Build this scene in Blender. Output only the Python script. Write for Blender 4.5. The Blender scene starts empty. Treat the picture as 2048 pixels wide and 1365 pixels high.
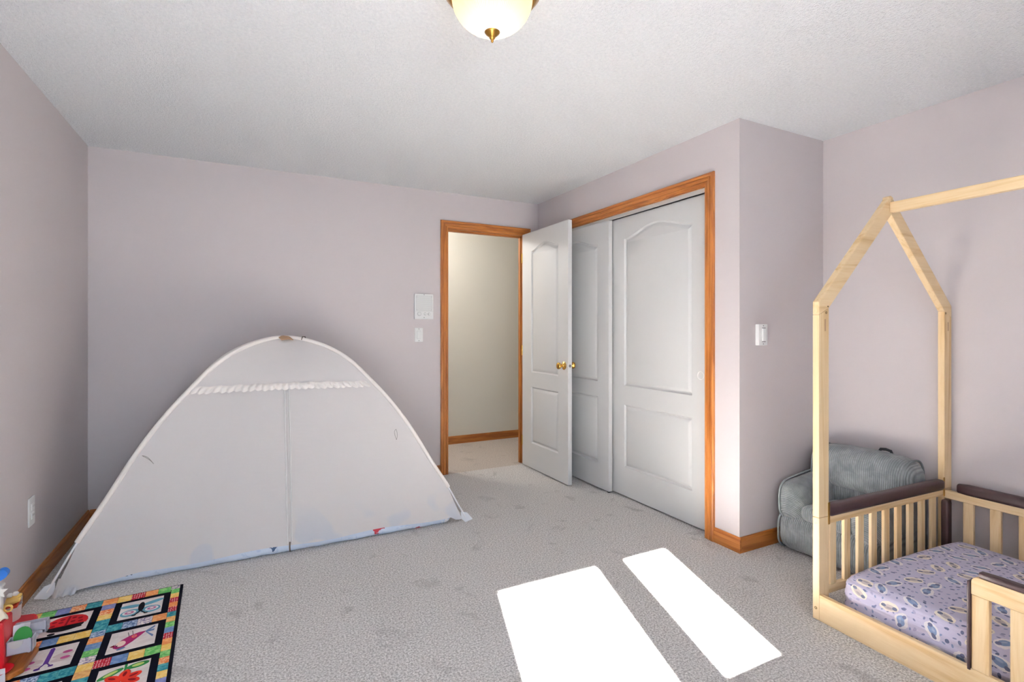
import bpy, bmesh, math, random
from mathutils import Vector, Matrix
random.seed(7)
S = bpy.context.scene
COL = S.collection
R = math.radians

# ------------------------------------------------------------------ camera, world, sun, exposure
H = 2.44                                   # ceiling height
XL, XR, YB, XC, YC, YF = -0.897, 3.236, 4.220, 2.466, 1.978, -0.90
F_PX, YAW, HOR, CAMH = 1031.0, 27.448, 660.37, 1.25
cam_d = bpy.data.cameras.new('camera'); cam = bpy.data.objects.new('camera', cam_d); COL.objects.link(cam)
cam_d.sensor_width = 36.0; cam_d.lens = F_PX / 2048 * 36.0
cam_d.shift_y = (HOR - 682.5) / 2048
cam_d.clip_start = 0.05
cam.location = (0, 0, CAMH); cam.rotation_euler = (R(90), 0, -R(YAW))
S.camera = cam
S.view_settings.view_transform = 'Standard'; S.view_settings.look = 'None'
S.view_settings.gamma = 1.0; S.view_settings.use_curve_mapping = False
S.view_settings.exposure = 1.05
w = bpy.data.worlds.new('world'); S.world = w; w.use_nodes = True
bg = w.node_tree.nodes['Background']
bg.inputs[0].default_value = (0.68, 0.84, 1.0, 1); bg.inputs[1].default_value = 7.0
SUN_SX, SUN_T = 0.32, 0.62                 # sun direction (0.32, 1, -0.62)
sd = bpy.data.lights.new('sun', 'SUN'); sd.energy = 145.0; sd.angle = R(0.53); sd.color = (1.0, 0.97, 0.93)
so = bpy.data.objects.new('sun', sd); COL.objects.link(so)
so.rotation_euler = Vector((SUN_SX, 1, -SUN_T)).to_track_quat('-Z', 'Y').to_euler()
so.location = (-1, -4, 4)
# windows behind the camera (daylight comes through them)
W1 = dict(panes=((0.055, 0.645), (0.81, 1.13)), z0=1.364, z1=1.98)       # front wall
W2 = dict(x0=-0.80, x1=-0.04, z0=0.25, z1=1.02)                            # front wall, low, to the left; added for sun bounce and sky fill
def portal(name, loc, rot, sx, sy):
    l = bpy.data.lights.new(name, 'AREA'); l.shape = 'RECTANGLE'; l.size = sx; l.size_y = sy
    l.cycles.is_portal = True
    o = bpy.data.objects.new(name, l); COL.objects.link(o); o.location = loc; o.rotation_euler = rot
portal('window_portal', (0.59, YF - 0.05, 1.67), (R(90), 0, R(180)), 1.2, 0.7)
portal('window_portal', (-0.42, YF - 0.05, 0.635), (R(90), 0, R(180)), 0.8, 0.8)

# ------------------------------------------------------------------ helpers
def lin(c):
    return tuple(((x / 255) / 12.92 if x / 255 <= 0.04045 else ((x / 255 + 0.055) / 1.055) ** 2.4) for x in c)

class NT:
    def __init__(s, name):
        s.m = bpy.data.materials.new(name); s.m.use_nodes = True
        s.t = s.m.node_tree; s.n = s.t.nodes; s.b = s.n['Principled BSDF']; s.out = s.n['Material Output']
    def N(s, t, **kw):
        n = s.n.new(t)
        for k, v in kw.items():
            if k.startswith('i_'):
                key = k[2:]; key = int(key) if key.isdigit() else key.replace('_', ' ')
                n.inputs[key].default_value = v
            else: setattr(n, k, v)
        return n
    def L(s, a, b): s.t.links.new(a, b)
    def math(s, op, a, b=None, c=None):
        n = s.N('ShaderNodeMath', operation=op)
        for i, v in enumerate((a, b, c)):
            if v is None: continue
            if hasattr(v, 'links'): s.L(v, n.inputs[i])
            else: n.inputs[i].default_value = v
        return n.outputs[0]
    def mix(s, f, a, b):
        n = s.N('ShaderNodeMix', data_type='RGBA')
        for i, v in ((0, f), (6, a), (7, b)):
            if hasattr(v, 'links'): s.L(v, n.inputs[i])
            elif i == 0: n.inputs[0].default_value = v
            else: n.inputs[i].default_value = (*v, 1)
        return n.outputs[2]
    def ramp(s, f, stops, interp='LINEAR'):
        n = s.N('ShaderNodeValToRGB'); n.color_ramp.interpolation = interp
        e = n.color_ramp.elements
        while len(e) < len(stops): e.new(0.5)
        for el, (p, c) in zip(e, stops): el.position = p; el.color = (*c, 1)
        s.L(f, n.inputs[0]); return n.outputs[0]
    def coord(s, scale=(1, 1, 1), rot=(0, 0, 0)):
        tc = s.N('ShaderNodeTexCoord'); mp = s.N('ShaderNodeMapping')
        mp.inputs['Scale'].default_value = scale; mp.inputs['Rotation'].default_value = rot
        s.L(tc.outputs['Object'], mp.inputs[0]); return mp.outputs[0]
    def noise(s, v, scale, detail=2, rough=0.5, dist=0.0):
        n = s.N('ShaderNodeTexNoise'); n.inputs['Scale'].default_value = scale
        n.inputs['Detail'].default_value = detail; n.inputs['Roughness'].default_value = rough
        n.inputs['Distortion'].default_value = dist
        s.L(v, n.inputs['Vector']); return n.outputs['Fac']
    def bump(s, h, strength, dist=0.01):
        n = s.N('ShaderNodeBump'); n.inputs['Strength'].default_value = strength; n.inputs['Distance'].default_value = dist
        s.L(h, n.inputs['Height']); s.L(n.outputs[0], s.b.inputs['Normal'])
    def base(s, c):
        if hasattr(c, 'links'): s.L(c, s.b.inputs['Base Color'])
        else: s.b.inputs['Base Color'].default_value = (*c, 1)
    def set(s, **kw):
        for k, v in kw.items(): s.b.inputs[k.replace('_', ' ')].default_value = v

M = {}
def plain(name, rgb, rough=0.5, metal=0.0, var=0.0):
    k = NT(name); c = lin(rgb)
    if var:
        f = k.noise(k.coord(), 30, 3)
        k.base(k.mix(f, tuple(x * (1 - var) for x in c), tuple(min(1, x * (1 + var)) for x in c)))
    else: k.base(c)
    k.set(Roughness=rough, Metallic=metal); M[name] = k.m; return k.m

def wall_mat(name, rgb):
    k = NT(name); c = lin(rgb); v = k.coord()
    f = k.noise(v, 2.0, 2)
    k.base(k.mix(f, tuple(x * 0.985 for x in c), tuple(x * 1.015 for x in c)))
    k.bump(k.noise(v, 160, 3), 0.06, 0.004); k.set(Roughness=0.62); M[name] = k.m
wall_mat('lilac_wall', (199, 191, 192)); wall_mat('hall_wall', (206, 202, 190)); wall_mat('white_wall', (225, 225, 225))

k = NT('popcorn_ceiling'); v = k.coord()
n1 = k.noise(v, 75, 4, 0.65); n2 = k.noise(v, 180, 2)
k.base(k.mix(k.ramp(n1, [(0.3, (0, 0, 0)), (0.7, (1, 1, 1))]), lin((236, 238, 240)), lin((248, 249, 250))))
k.bump(k.math('ADD', n1, k.math('MULTIPLY', n2, 0.5)), 0.9, 0.012); k.set(Roughness=0.9); M['popcorn_ceiling'] = k.m

def carpet(name, lo, hi, warm):
    k = NT(name); v = k.coord()
    sp = k.noise(v, 125, 2, 0.6); sp2 = k.noise(v, 300, 2, 0.6)
    f = k.math('ADD', k.math('MULTIPLY', sp, 0.6), k.math('MULTIPLY', sp2, 0.4))
    c = k.ramp(f, [(0.40, lin(lo)), (0.60, lin(hi))])
    big = k.noise(v, 6.0, 3, 0.55, 0.6)                       # brushed pile patches
    c2 = k.mix(k.ramp(big, [(0.60, (0, 0, 0)), (0.72, (1, 1, 1))]), c, k.mix(0.36, c, lin(tuple(x * 0.62 for x in lo))))
    wm = k.noise(v, 1.3, 2)
    c3 = k.mix(k.math('MULTIPLY', wm, 0.35), c2, lin(warm))
    k.base(c3); k.bump(f, 0.8, 0.012); k.set(Roughness=0.95)
    k.b.inputs['Sheen Weight'].default_value = 0.15
    M[name] = k.m
carpet('carpet', (150, 146, 143), (250, 247, 245), (214, 208, 204))
carpet('hall_carpet', (152, 140, 132), (224, 214, 205), (200, 184, 170))

def wood(name, axis, dark, mid, light, ring=14.0, rough=0.4, seed=0.0):
    k = NT(name)
    st = {'x': (0.35, 6, 6), 'y': (6, 0.35, 6), 'z': (6, 6, 0.35)}[axis]
    v = k.coord(st); 
    n = k.noise(v, 2.2, 4, 0.55, 1.2)
    wv = k.math('SINE', k.math('MULTIPLY', n, ring * 2.2))
    fine = k.noise(k.coord({'x': (3, 90, 90), 'y': (90, 3, 90), 'z': (90, 90, 3)}[axis]), 3.0, 3, 0.6)
    f = k.math('ADD', k.math('MULTIPLY', k.math('ADD', wv, 1.0), 0.26), k.math('MULTIPLY', fine, 0.5))
    k.base(k.ramp(f, [(0.15, lin(dark)), (0.5, lin(mid)), (0.85, lin(light))]))
    k.bump(fine, 0.08, 0.003); k.set(Roughness=rough); M[name] = k.m
for a in 'xyz':
    wood('oak_' + a, a, (136, 76, 28), (160, 96, 40), (176, 112, 54), 15, 0.4)
    wood('pine_' + a, a, (204, 166, 114), (223, 192, 144), (233, 207, 166), 7, 0.5)
plain('door_white', (209, 209, 208), 0.42); plain('plastic_white', (238, 238, 236), 0.35)
plain('plastic_shadow', (190, 190, 188), 0.5); plain('grille_grey', (214, 214, 212), 0.6); plain('screw_grey', (120, 120, 118), 0.4, 0.6)
plain('track_metal', (196, 196, 192), 0.35, 0.3); plain('dark_gap', (28, 28, 28), 0.6)
plain('brass', (214, 168, 84), 0.18, 1.0); plain('antique_brass', (170, 130, 62), 0.3, 1.0)
plain('bolt_brass', (150, 124, 88), 0.35, 0.9); plain('window_vinyl', (240, 240, 240), 0.4)
plain('pad_brown', (62, 42, 44), 0.45, 0, 0.08)

class MB:
    def __init__(s): s.v = []; s.f = []
    def add(s, vs, fs):
        o = len(s.v); s.v += [tuple(p) for p in vs]; s.f += [tuple(i + o for i in f) for f in fs]; return s
    def box(s, x0, x1, y0, y1, z0, z1):
        return s.add([(x, y, z) for z in (z0, z1) for y in (y0, y1) for x in (x0, x1)],
                     [(0, 2, 3, 1), (4, 5, 7, 6), (0, 1, 5, 4), (2, 6, 7, 3), (0, 4, 6, 2), (1, 3, 7, 5)])
    def rbox(s, c, size, r, n=10, warp=None):
        """rounded box: subdivided cube pushed onto an inner box plus radius"""
        hx, hy, hz = (q / 2 for q in size); r = min(r, hx, hy, hz) if not hasattr(r, '__len__') else r
        ih = Vector((hx - r, hy - r, hz - r)); bm = bmesh.new()
        bmesh.ops.create_cube(bm, size=2); bmesh.ops.subdivide_edges(bm, edges=bm.edges[:], cuts=n - 1, use_grid_fill=True)
        def g(t): return math.copysign(1 - (1 - abs(t)) ** 1.6, t)
        for q in bm.verts:
            p = Vector((g(q.co.x) * hx, g(q.co.y) * hy, g(q.co.z) * hz))
            i = Vector([max(-ih[a], min(ih[a], p[a])) for a in range(3)])
            d = p - i
            if d.length > 1e-6: p = i + d.normalized() * r
            q.co = p + Vector(c)
            if warp: q.co = warp(q.co.copy())
        bm.verts.index_update()
        s.add([q.co for q in bm.verts], [[q.index for q in f.verts] for f in bm.faces]); bm.free(); return s
    def tube(s, pts, r, seg=8, closed=False, flat=1.0):
        pts = [Vector(p) for p in pts]; n = len(pts); vs = []; up = Vector((0, 0, 1)); prev = None
        for i, p in enumerate(pts):
            a = pts[(i - 1) % n] if (closed or i > 0) else p; b = pts[(i + 1) % n] if (closed or i < n - 1) else p
            t = (b - a).normalized()
            if prev is None:
                ref = up if abs(t.z) < 0.9 else Vector((1, 0, 0)); u = t.cross(ref).normalized()
            else:
                u = prev - t * prev.dot(t); u = u.normalized() if u.length > 1e-6 else t.orthogonal().normalized()
            prev = u; w_ = t.cross(u); rr = r[i] if hasattr(r, '__len__') else r
            for j in range(seg):
                an = 2 * math.pi * j / seg; vs.append(p + u * (math.cos(an) * rr) + w_ * (math.sin(an) * rr * flat))
        fs = []
        for i in range(n if closed else n - 1):
            for j in range(seg):
                a, b = i * seg, ((i + 1) % n) * seg; fs.append((a + j, a + (j + 1) % seg, b + (j + 1) % seg, b + j))
        if not closed: fs += [tuple(range(seg))[::-1], tuple((n - 1) * seg + j for j in range(seg))]
        return s.add(vs, fs)
    def lathe(s, prof, seg=32, c=(0, 0, 0), axis='z', cap=True):
        vs = []
        for r, h in prof:
            for j in range(seg):
                a = 2 * math.pi * j / seg; x, y = r * math.cos(a), r * math.sin(a)
                p = {'z': (x, y, h), 'y': (x, h, y), 'x': (h, x, y)}[axis]; vs.append((p[0] + c[0], p[1] + c[1], p[2] + c[2]))
        fs = [(i * seg + j, i * seg + (j + 1) % seg, (i + 1) * seg + (j + 1) % seg, (i + 1) * seg + j) for i in range(len(prof) - 1) for j in range(seg)]
        if cap: fs += [tuple(range(seg))[::-1], tuple((len(prof) - 1) * seg + j for j in range(seg))]
        return s.add(vs, fs)
    def grid(s, fn, nu, nv):
        return s.add([fn(i / nu, j / nv) for j in range(nv + 1) for i in range(nu + 1)],
                     [(j * (nu + 1) + i, j * (nu + 1) + i + 1, (j + 1) * (nu + 1) + i + 1, (j + 1) * (nu + 1) + i) for j in range(nv) for i in range(nu)])
    def prism(s, poly, fn, a, b):
        """poly: 2-D outline, fn(p, q, d) -> 3-D, extruded d from a to b"""
        n = len(poly)
        return s.add([fn(p, q, a) for p, q in poly] + [fn(p, q, b) for p, q in poly],
                     [tuple(range(n))[::-1], tuple(range(n, 2 * n))] + [(i, (i + 1) % n, n + (i + 1) % n, n + i) for i in range(n)])
    def build(s, name, mat, parent=None, smooth=0, bevel=0, loc=None, rot=None, solid=0, subsurf=0):
        me = bpy.data.meshes.new(name); me.from_pydata(s.v, [], s.f); me.update()
        bm = bmesh.new(); bm.from_mesh(me); bmesh.ops.recalc_face_normals(bm, faces=bm.faces[:]); bm.to_mesh(me); bm.free()
        me.materials.append(M[mat] if isinstance(mat, str) else mat)
        if smooth:
            for p in me.polygons: p.use_smooth = True
            if smooth < 180: me.set_sharp_from_angle(angle=R(smooth))
        o = bpy.data.objects.new(name, me); COL.objects.link(o)
        if parent: o.parent = parent
        if loc: o.location = loc
        if rot: o.rotation_euler = rot
        if solid:
            m = o.modifiers.new('solid', 'SOLIDIFY'); m.thickness = solid; m.offset = 0
        if bevel:
            m = o.modifiers.new('bevel', 'BEVEL'); m.width = bevel; m.segments = 2; m.limit_method = 'ANGLE'; m.angle_limit = R(40)
        if subsurf:
            m = o.modifiers.new('sub', 'SUBSURF'); m.levels = subsurf; m.render_levels = subsurf
        return o
def B(*a): return MB().box(*a)
def empty(name, loc=(0, 0, 0), rz=0):
    o = bpy.data.objects.new(name, None); COL.objects.link(o); o.location = loc; o.rotation_euler = (0, 0, rz); o.empty_display_size = 0.05; return o
def tag(o, label, cat, group=None):
    o['label'] = label; o['category'] = cat
    if group: o['group'] = group
    return o
def struct(o, label=None):
    o['kind'] = 'structure'
    if label: o['label'] = label
    return o
def copy_to(o, parent, loc=None):
    c = o.copy(); COL.objects.link(c); c.parent = parent
    if loc: c.location = loc
    return c

# ------------------------------------------------------------------ room shell
TH = 0.10
HX0, HX1, HY = 0.4, 3.3, 5.31             # hallway beyond the door
DX0, DX1, DH = 1.567, 2.313, 2.128        # bedroom doorway
CY0, CY1, CH = 2.218, 4.05, 2.118         # closet opening
struct(B(XL - TH, XR + TH, YF - TH, YB, -0.05, 0).build('floor', 'carpet'), 'grey beige cut pile carpet')
struct(B(HX0 - TH, HX1 + TH, YB, HY + TH, -0.05, 0.0).build('floor_hall', 'hall_carpet'), 'beige hallway carpet beyond the doorway')
struct(B(XL - TH, XR + TH, YF - TH, YB + TH, H, H + 0.05).build('ceiling', 'popcorn_ceiling'), 'white popcorn textured ceiling')
struct(B(HX0 - TH, HX1 + TH, YB + TH, HY + TH, H, H + 0.05).build('ceiling_hall', 'white_wall'))
struct(B(XL - TH, XL, YF - TH, YB + TH, 0, H).build('wall_left', 'lilac_wall'))
m = MB(); m.box(XL, DX0 - 0.02, YB, YB + TH, 0, H).box(DX1 + 0.02, XR, YB, YB + TH, 0, H).box(DX0 - 0.02, DX1 + 0.02, YB, YB + TH, DH + 0.02, H)
struct(m.build('wall_back', 'lilac_wall'))
m = MB(); m.box(XC, XC + TH, YC, CY0, 0, H).box(XC, XC + TH, CY1, YB, 0, H).box(XC, XC + TH, CY0, CY1, CH + 0.02, H)
struct(m.build('wall_closet', 'lilac_wall'))
struct(B(XC + TH, XR, YC, YC + TH, 0, H).build('wall_closet_end', 'lilac_wall'))
struct(B(XR, XR + TH, YF - TH, YB + TH, 0, H).build('wall_right', 'lilac_wall'))
(a0, a1), (b0, b1) = W1['panes']; z0, z1 = W1['z0'], W1['z1']
c0, c1, q0, q1 = W2['x0'], W2['x1'], W2['z0'], W2['z1']
m = MB(); m.box(XL, c0, YF - TH, YF, 0, H).box(b1, XR, YF - TH, YF, 0, H).box(c0, c1, YF - TH, YF, 0, q0).box(c0, c1, YF - TH, YF, q1, H)
m.box(c1, a0, YF - TH, YF, 0, H).box(a0, b1, YF - TH, YF, 0, z0).box(a0, b1, YF - TH, YF, z1, H)
struct(m.build('wall_front', 'lilac_wall'))
w1 = struct(empty('window_1', (0.59, YF, z0)), 'two pane window behind the viewer')
B(a1 - 0.59, b0 - 0.59, -TH, 0, 0, z1 - z0).build('window_frame', 'window_vinyl', w1)
w2 = struct(empty('fill_window', (-0.42, YF, q0)), 'unseen low window added behind the viewer for fill light')
B(-0.38, 0.38, -0.07, -0.03, 0.37, 0.40).build('window_frame', 'window_vinyl', w2)
# hallway shell
struct(B(HX0, HX1, HY, HY + TH, 0, H).build('wall_hall', 'hall_wall'))
struct(B(HX0 - TH, HX0, YB + TH, HY + TH, 0, H).build('wall_hall_left', 'hall_wall'))
struct(B(HX1, HX1 + TH, YB + TH, HY + TH, 0, H).build('wall_hall_right', 'hall_wall'))
struct(B(HX0, HX1, YB + TH, YB + TH + 0.01, DH + 0.1, H).build('wall_hall_header', 'hall_wall'))

# baseboards: simple moulded oak strips, profile (offset from wall, height)
BBP = [(0, 0), (0.012, 0), (0.012, 0.068), (0.009, 0.074), (0.008, 0.082), (0.004, 0.086), (0, 0.086)]
def baseboard(name, fn, a, b, mat):
    return struct(MB().prism(BBP, fn, a, b).build(name, mat), 'oak baseboard')
baseboard('baseboard_left', lambda p, q, d: (XL + p, d, q), YF, YB, 'oak_y')
baseboard('baseboard_back', lambda p, q, d: (d, YB - p, q), XL + 0.012, DX0 - 0.073, 'oak_x')
baseboard('baseboard_closet', lambda p, q, d: (XC - p, d, q), YC - 0.012, CY0 - 0.07, 'oak_y')
baseboard('baseboard_closet_end', lambda p, q, d: (d, YC - p, q), XC, XR, 'oak_x')
baseboard('baseboard_right', lambda p, q, d: (XR - p, d, q), YF, YC - 0.012, 'oak_y')
baseboard('baseboard_hall', lambda p, q, d: (d, HY - p, q), HX0, HX1, 'oak_x')

# door casings: moulded oak profile, mitred
CP = [(0, 0), (0, 0.007), (0.003, 0.010), (0.018, 0.0115), (0.0195, 0.008), (0.0225, 0.008), (0.024, 0.012), (0.042, 0.0145),
      (0.0435, 0.0105), (0.0465, 0.0105), (0.048, 0.0155), (0.062, 0.0175), (0.067, 0.0155), (0.070, 0.011), (0.070, 0)]
def casing(name, fn, u0, u1, zt, mats, label, left=True, right=True):
    e = struct(empty(name), label); n = len(CP)
    def piece(nm, A, Bp, mat):
        MB().add(A + Bp, [(i, (i + 1) % n, n + (i + 1) % n, n + i) for i in range(n)] + [tuple(range(n))[::-1], tuple(range(n, 2 * n))]).build(nm, mat, e)
    if left: piece('casing_side', [fn(u0 - a, 0, d) for a, d in CP], [fn(u0 - a, zt + a, d) for a, d in CP], mats[0])
    if right: piece('casing_side', [fn(u1 + a, 0, d) for a, d in CP], [fn(u1 + a, zt + a, d) for a, d in CP], mats[0])
    piece('casing_head', [fn(u0 - a, zt + a, d) for a, d in CP], [fn(u1 + a, zt + a, d) for a, d in CP], mats[1])
    return e
c1 = casing('trim_1', lambda u, z, d: (u, YB - d, z), DX0, DX1, DH, ('oak_z', 'oak_x'), 'oak casing around the open hallway doorway')
B(DX0 - 0.02, DX0, YB - 0.002, YB + TH, 0, DH).build('jamb', 'oak_z', c1)
B(DX1, DX1 + 0.02, YB - 0.002, YB + TH, 0, DH).build('jamb', 'oak_z', c1)
B(DX0 - 0.02, DX1 + 0.02, YB - 0.002, YB + TH, DH, DH + 0.02).build('jamb', 'oak_x', c1)
B(DX0, DX0 + 0.012, YB + 0.045, YB + 0.08, 0, DH).build('door_stop', 'oak_z', c1)
B(DX1 - 0.012, DX1, YB + 0.045, YB + 0.08, 0, DH).build('door_stop', 'oak_z', c1)
B(DX0, DX1, YB + 0.045, YB + 0.08, DH - 0.012, DH).build('door_stop', 'oak_x', c1)
B(DX0 - 0.001, DX0 + 0.0015, YB + 0.012, YB + 0.04, 0.93, 0.99).build('strike_plate', 'brass', c1)
c2 = casing('trim_2', lambda u, z, d: (XC - d, u, z), CY0, CY1, CH, ('oak_z', 'oak_y'), 'oak casing around the closet opening')
B(XC - 0.002, XC + TH, CY0 - 0.001, CY0 + 0.004, 0, CH).build('jamb', 'oak_z', c2)
B(XC + 0.0, XC + TH, CY0 + 0.004, CY1, CH - 0.004, CH + 0.018).build('jamb', 'oak_y', c2)
B(XC + 0.014, XC + 0.018, CY0 + 0.004, CY1, CH - 0.032, CH - 0.004).build('track_fascia', 'track_metal', c2)
B(XC + 0.03, XC + 0.09, CY0 + 0.004, CY1, CH - 0.010, CH - 0.004).build('track', 'dark_gap', c2)

# ------------------------------------------------------------------ moulded two-panel doors
def offset_poly(P, d):
    n = len(P); out = []
    for i in range(n):
        p0, p1, p2 = Vector(P[i - 1]), Vector(P[i]), Vector(P[(i + 1) % n])
        e1 = (p1 - p0).normalized(); e2 = (p2 - p1).normalized()
        n1 = Vector((-e1.y, e1.x)); n2 = Vector((-e2.y, e2.x)); b = n1 + n2
        b = b / max(0.35, b.dot(n1)) if b.length > 1e-6 else n1
        out.append(tuple(p1 + b * d))
    return out
def panel_outline(u0, u1, z0, z1, rise):
    P = [(u0, z0), (u1, z0), (u1, z1)]
    if rise:
        N = 28
        for i in range(1, N):
            s_ = 1 - i / N
            f = 0.5 * (1 - math.cos(2 * math.pi * s_))
            P.append((u0 + (u1 - u0) * s_, z1 + rise * f ** 0.85))
    P.append((u0, z1)); return P
def door_leaf(parent, fn, W, Hd, T, panels, mat='door_white'):
    """fn(u, z, d): d = 0 room face, d = T far face"""
    outl = [panel_outline(*p) for p in panels]
    bm = bmesh.new()
    for loop in [[(0, 0), (W, 0), (W, Hd), (0, Hd)]] + outl:
        vs = [bm.verts.new((u, z, 0)) for u, z in loop]
        for i in range(len(vs)): bm.edges.new((vs[i - 1], vs[i]))
    bmesh.ops.triangle_fill(bm, use_beauty=True, use_dissolve=False, edges=bm.edges[:], normal=(0, 0, 1))
    bm.verts.index_update()
    mb = MB(); mb.add([fn(v_.co.x, v_.co.y, 0) for v_ in bm.verts], [[v_.index for v_ in f.verts] for f in bm.faces]); bm.free()
    C4 = [(0, 0), (W, 0), (W, Hd), (0, Hd)]
    mb.add([fn(u, z, 0) for u, z in C4] + [fn(u, z, T) for u, z in C4], [(4, 5, 6, 7)] + [(i, (i + 1) % 4, 4 + (i + 1) % 4, 4 + i) for i in range(4)])
    mb.build('door_slab', mat, parent)
    for P in outl:
        steps = [(0, 0), (0.003, 0.006), (0.009, 0.012), (0.014, 0.013), (0.033, 0.002), (0.037, 0.001)]
        loops = [(offset_poly(P, a), d) for a, d in steps]; n = len(P); mb = MB()
        vs = []; fs = []
        for L_, d in loops: vs += [fn(u, z, d) for u, z in L_]
        for r_ in range(len(loops) - 1):
            fs += [(r_ * n + i, r_ * n + (i + 1) % n, (r_ + 1) * n + (i + 1) % n, (r_ + 1) * n + i) for i in range(n)]
        fs.append(tuple((len(loops) - 1) * n + i for i in range(n)))
        mb.add(vs, fs).build('panel', mat, parent, smooth=25)
d1 = struct(empty('door_1', (2.288, 3.435, 0.012)), 'white two panel bedroom door standing open into the room')
door_leaf(d1, lambda u, z, d: (d, u, z), 0.76, 2.118, 0.035, [(0.148, 0.595, 0.222, 0.728, 0), (0.148, 0.595, 0.858, 1.945, 0.055)])
def knob(parent, c, sgn, name='door_knob'):
    prof = [(0.033, 0), (0.033, 0.003), (0.028, 0.007), (0.016, 0.012), (0.0125, 0.018), (0.012, 0.026), (0.017, 0.034), (0.0255, 0.043), (0.0275, 0.052), (0.026, 0.058), (0.018, 0.0625), (0.001, 0.064)]
    MB().lathe([(r, sgn * h) for r, h in prof], 32, c, 'x').build(name, 'brass', parent, smooth=50)
knob(d1, (0, 0.06, 0.95), -1); knob(d1, (0.035, 0.06, 0.95), 1)
MB().lathe([(0.0115, 0.0), (0.0115, -0.0015), (0.001, -0.0015)], 20, (0.0175, 0, 0.95), 'y').build('latch', 'screw_grey', d1, smooth=40)
for zz in (0.22, 1.05, 1.9):
    MB().lathe([(0.007, -0.045), (0.007, 0.045)], 10, (0.0, 0.765, zz), 'z').build('hinge', 'brass', d1, smooth=40)
d3 = struct(empty('door_2', (2.472, 3.155, 0.012)), 'white sliding closet door on the left front track')
door_leaf(d3, lambda u, z, d: (d, u, z), 0.93, 2.078, 0.033, [(0.142, 0.79, 0.195, 0.715, 0), (0.142, 0.79, 0.835, 1.91, 0.07)])
B(0.004, 0.022, 0.008, 0.022, -0.011, 0.006).build('floor_guide', 'dark_gap', d3)
d4 = struct(empty('door_3', (2.520, 2.232, 0.012)), 'white sliding closet door on the right rear track')
door_leaf(d4, lambda u, z, d: (d, u, z), 0.94, 2.078, 0.033, [(0.142, 0.800, 0.215, 0.680, 0), (0.142, 0.800, 0.822, 1.92, 0.07)])
MB().lathe([(0.027, 0.0), (0.0275, -0.002), (0.024, -0.003), (0.021, -0.001), (0.019, 0.004), (0.001, 0.005)], 32, (0, 0.072, 0.955), 'x', cap=False).build('finger_pull', 'plastic_white', d4, smooth=40)

# ------------------------------------------------------------------ things on the walls
def wall_plate(name, loc, fn_rot, wd, ht, th, label, cat):
    e = tag(empty(name, loc, fn_rot), label, cat)      # local: x right, z up, -y out of the wall
    MB().rbox((0, -th / 2, 0), (wd, th, ht), min(0.003, th / 2.2), 6).build('plate', 'plastic_white', e, smooth=40)
    return e
def screws(e, zs, th):
    for zz in zs: MB().lathe([(0.0035, 0), (0.003, -0.001), (0.0005, -0.0012)], 10, (0, -th, zz), 'y').build('screw', 'screw_grey', e)
e = wall_plate('light_switch', (1.306, YB, 1.209), 0, 0.073, 0.118, 0.006, 'white rocker light switch below the intercom panel', 'light switch')
B(-0.0175, 0.0175, -0.0068, -0.0055, -0.034, 0.034).build('rocker_frame', 'plastic_shadow', e)
MB().add([(-0.016, -0.006, -0.0325), (0.016, -0.006, -0.0325), (0.016, -0.006, 0.0325), (-0.016, -0.006, 0.0325),
          (-0.016, -0.011, -0.0325), (0.016, -0.011, -0.0325), (0.016, -0.0075, 0.0325), (-0.016, -0.0075, 0.0325)],
         [(0, 1, 2, 3), (4, 5, 6, 7), (0, 1, 5, 4), (1, 2, 6, 5), (2, 3, 7, 6), (3, 0, 4, 7)]).build('rocker', 'plastic_white', e, bevel=0.0008)
screws(e, (0.049, -0.049), 0.0062)
e = wall_plate('intercom_panel', (1.346, YB, 1.447), 0, 0.164, 0.213, 0.022, 'white wall intercom panel with speaker grille and three knobs', 'intercom')
for i in range(22):
    zz = 0.088 - i * 0.0056; hw = 0.066 if 2 < i < 20 else 0.06
    B(-hw, hw, -0.0235, -0.0215, zz - 0.0012, zz + 0.0012).build('grille_slat', 'plastic_white', e)
B(-0.07, 0.07, -0.0225, -0.0218, -0.036, 0.094).build('grille_recess', 'grille_grey', e)
B(-0.078, 0.078, -0.0228, -0.0218, -0.0415, -0.040).build('seam', 'plastic_shadow', e)
for x_, r_ in ((-0.042, 0.014), (0.009, 0.0085), (0.042, 0.0085)):
    MB().lathe([(r_, 0.0), (r_, -0.007), (r_ * 0.85, -0.009), (0.0005, -0.0095)], 20, (x_, -0.0215, -0.062), 'y').build('knob', 'plastic_white', e, smooth=40)
    MB().lathe([(r_ + 0.0035, 0.0), (r_ + 0.0035, -0.0008), (0.0005, -0.0008)], 20, (x_, -0.0217, -0.062), 'y').build('knob_ring', 'plastic_shadow', e)
screws(e, (-0.092, 0.100), 0.0222)
e = wall_plate('fan_remote', (2.635, YC, 1.222), 0, 0.076, 0.122, 0.024, 'thick white wall control in its cradle beside the closet corner', 'wall control')
MB().rbox((0.004, -0.027, 0), (0.032, 0.010, 0.072), 0.003, 6).build('remote', 'plastic_white', e, smooth=40)
for s_ in (-1, 1): B(-0.011, 0.019, -0.0248, -0.0235, s_ * 0.039 - 0.0018, s_ * 0.039 + 0.0018).build('slot', 'screw_grey', e)
screws(e, (0.052, -0.052), 0.0242)
e = wall_plate('wall_outlet', (XL, 3.212, 0.392), R(90), 0.078, 0.135, 0.007, 'white duplex outlet low on the left wall', 'outlet')
for s_ in (-1, 1):
    MB().rbox((0, -0.008, s_ * 0.021), (0.034, 0.006, 0.030), 0.0028, 6).build('receptacle', 'plastic_white', e, smooth=40)
    for x_ in (-0.006, 0.006): B(x_ - 0.001, x_ + 0.001, -0.0118, -0.0105, s_ * 0.021, s_ * 0.021 + 0.009).build('slot', 'screw_grey', e)

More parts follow.
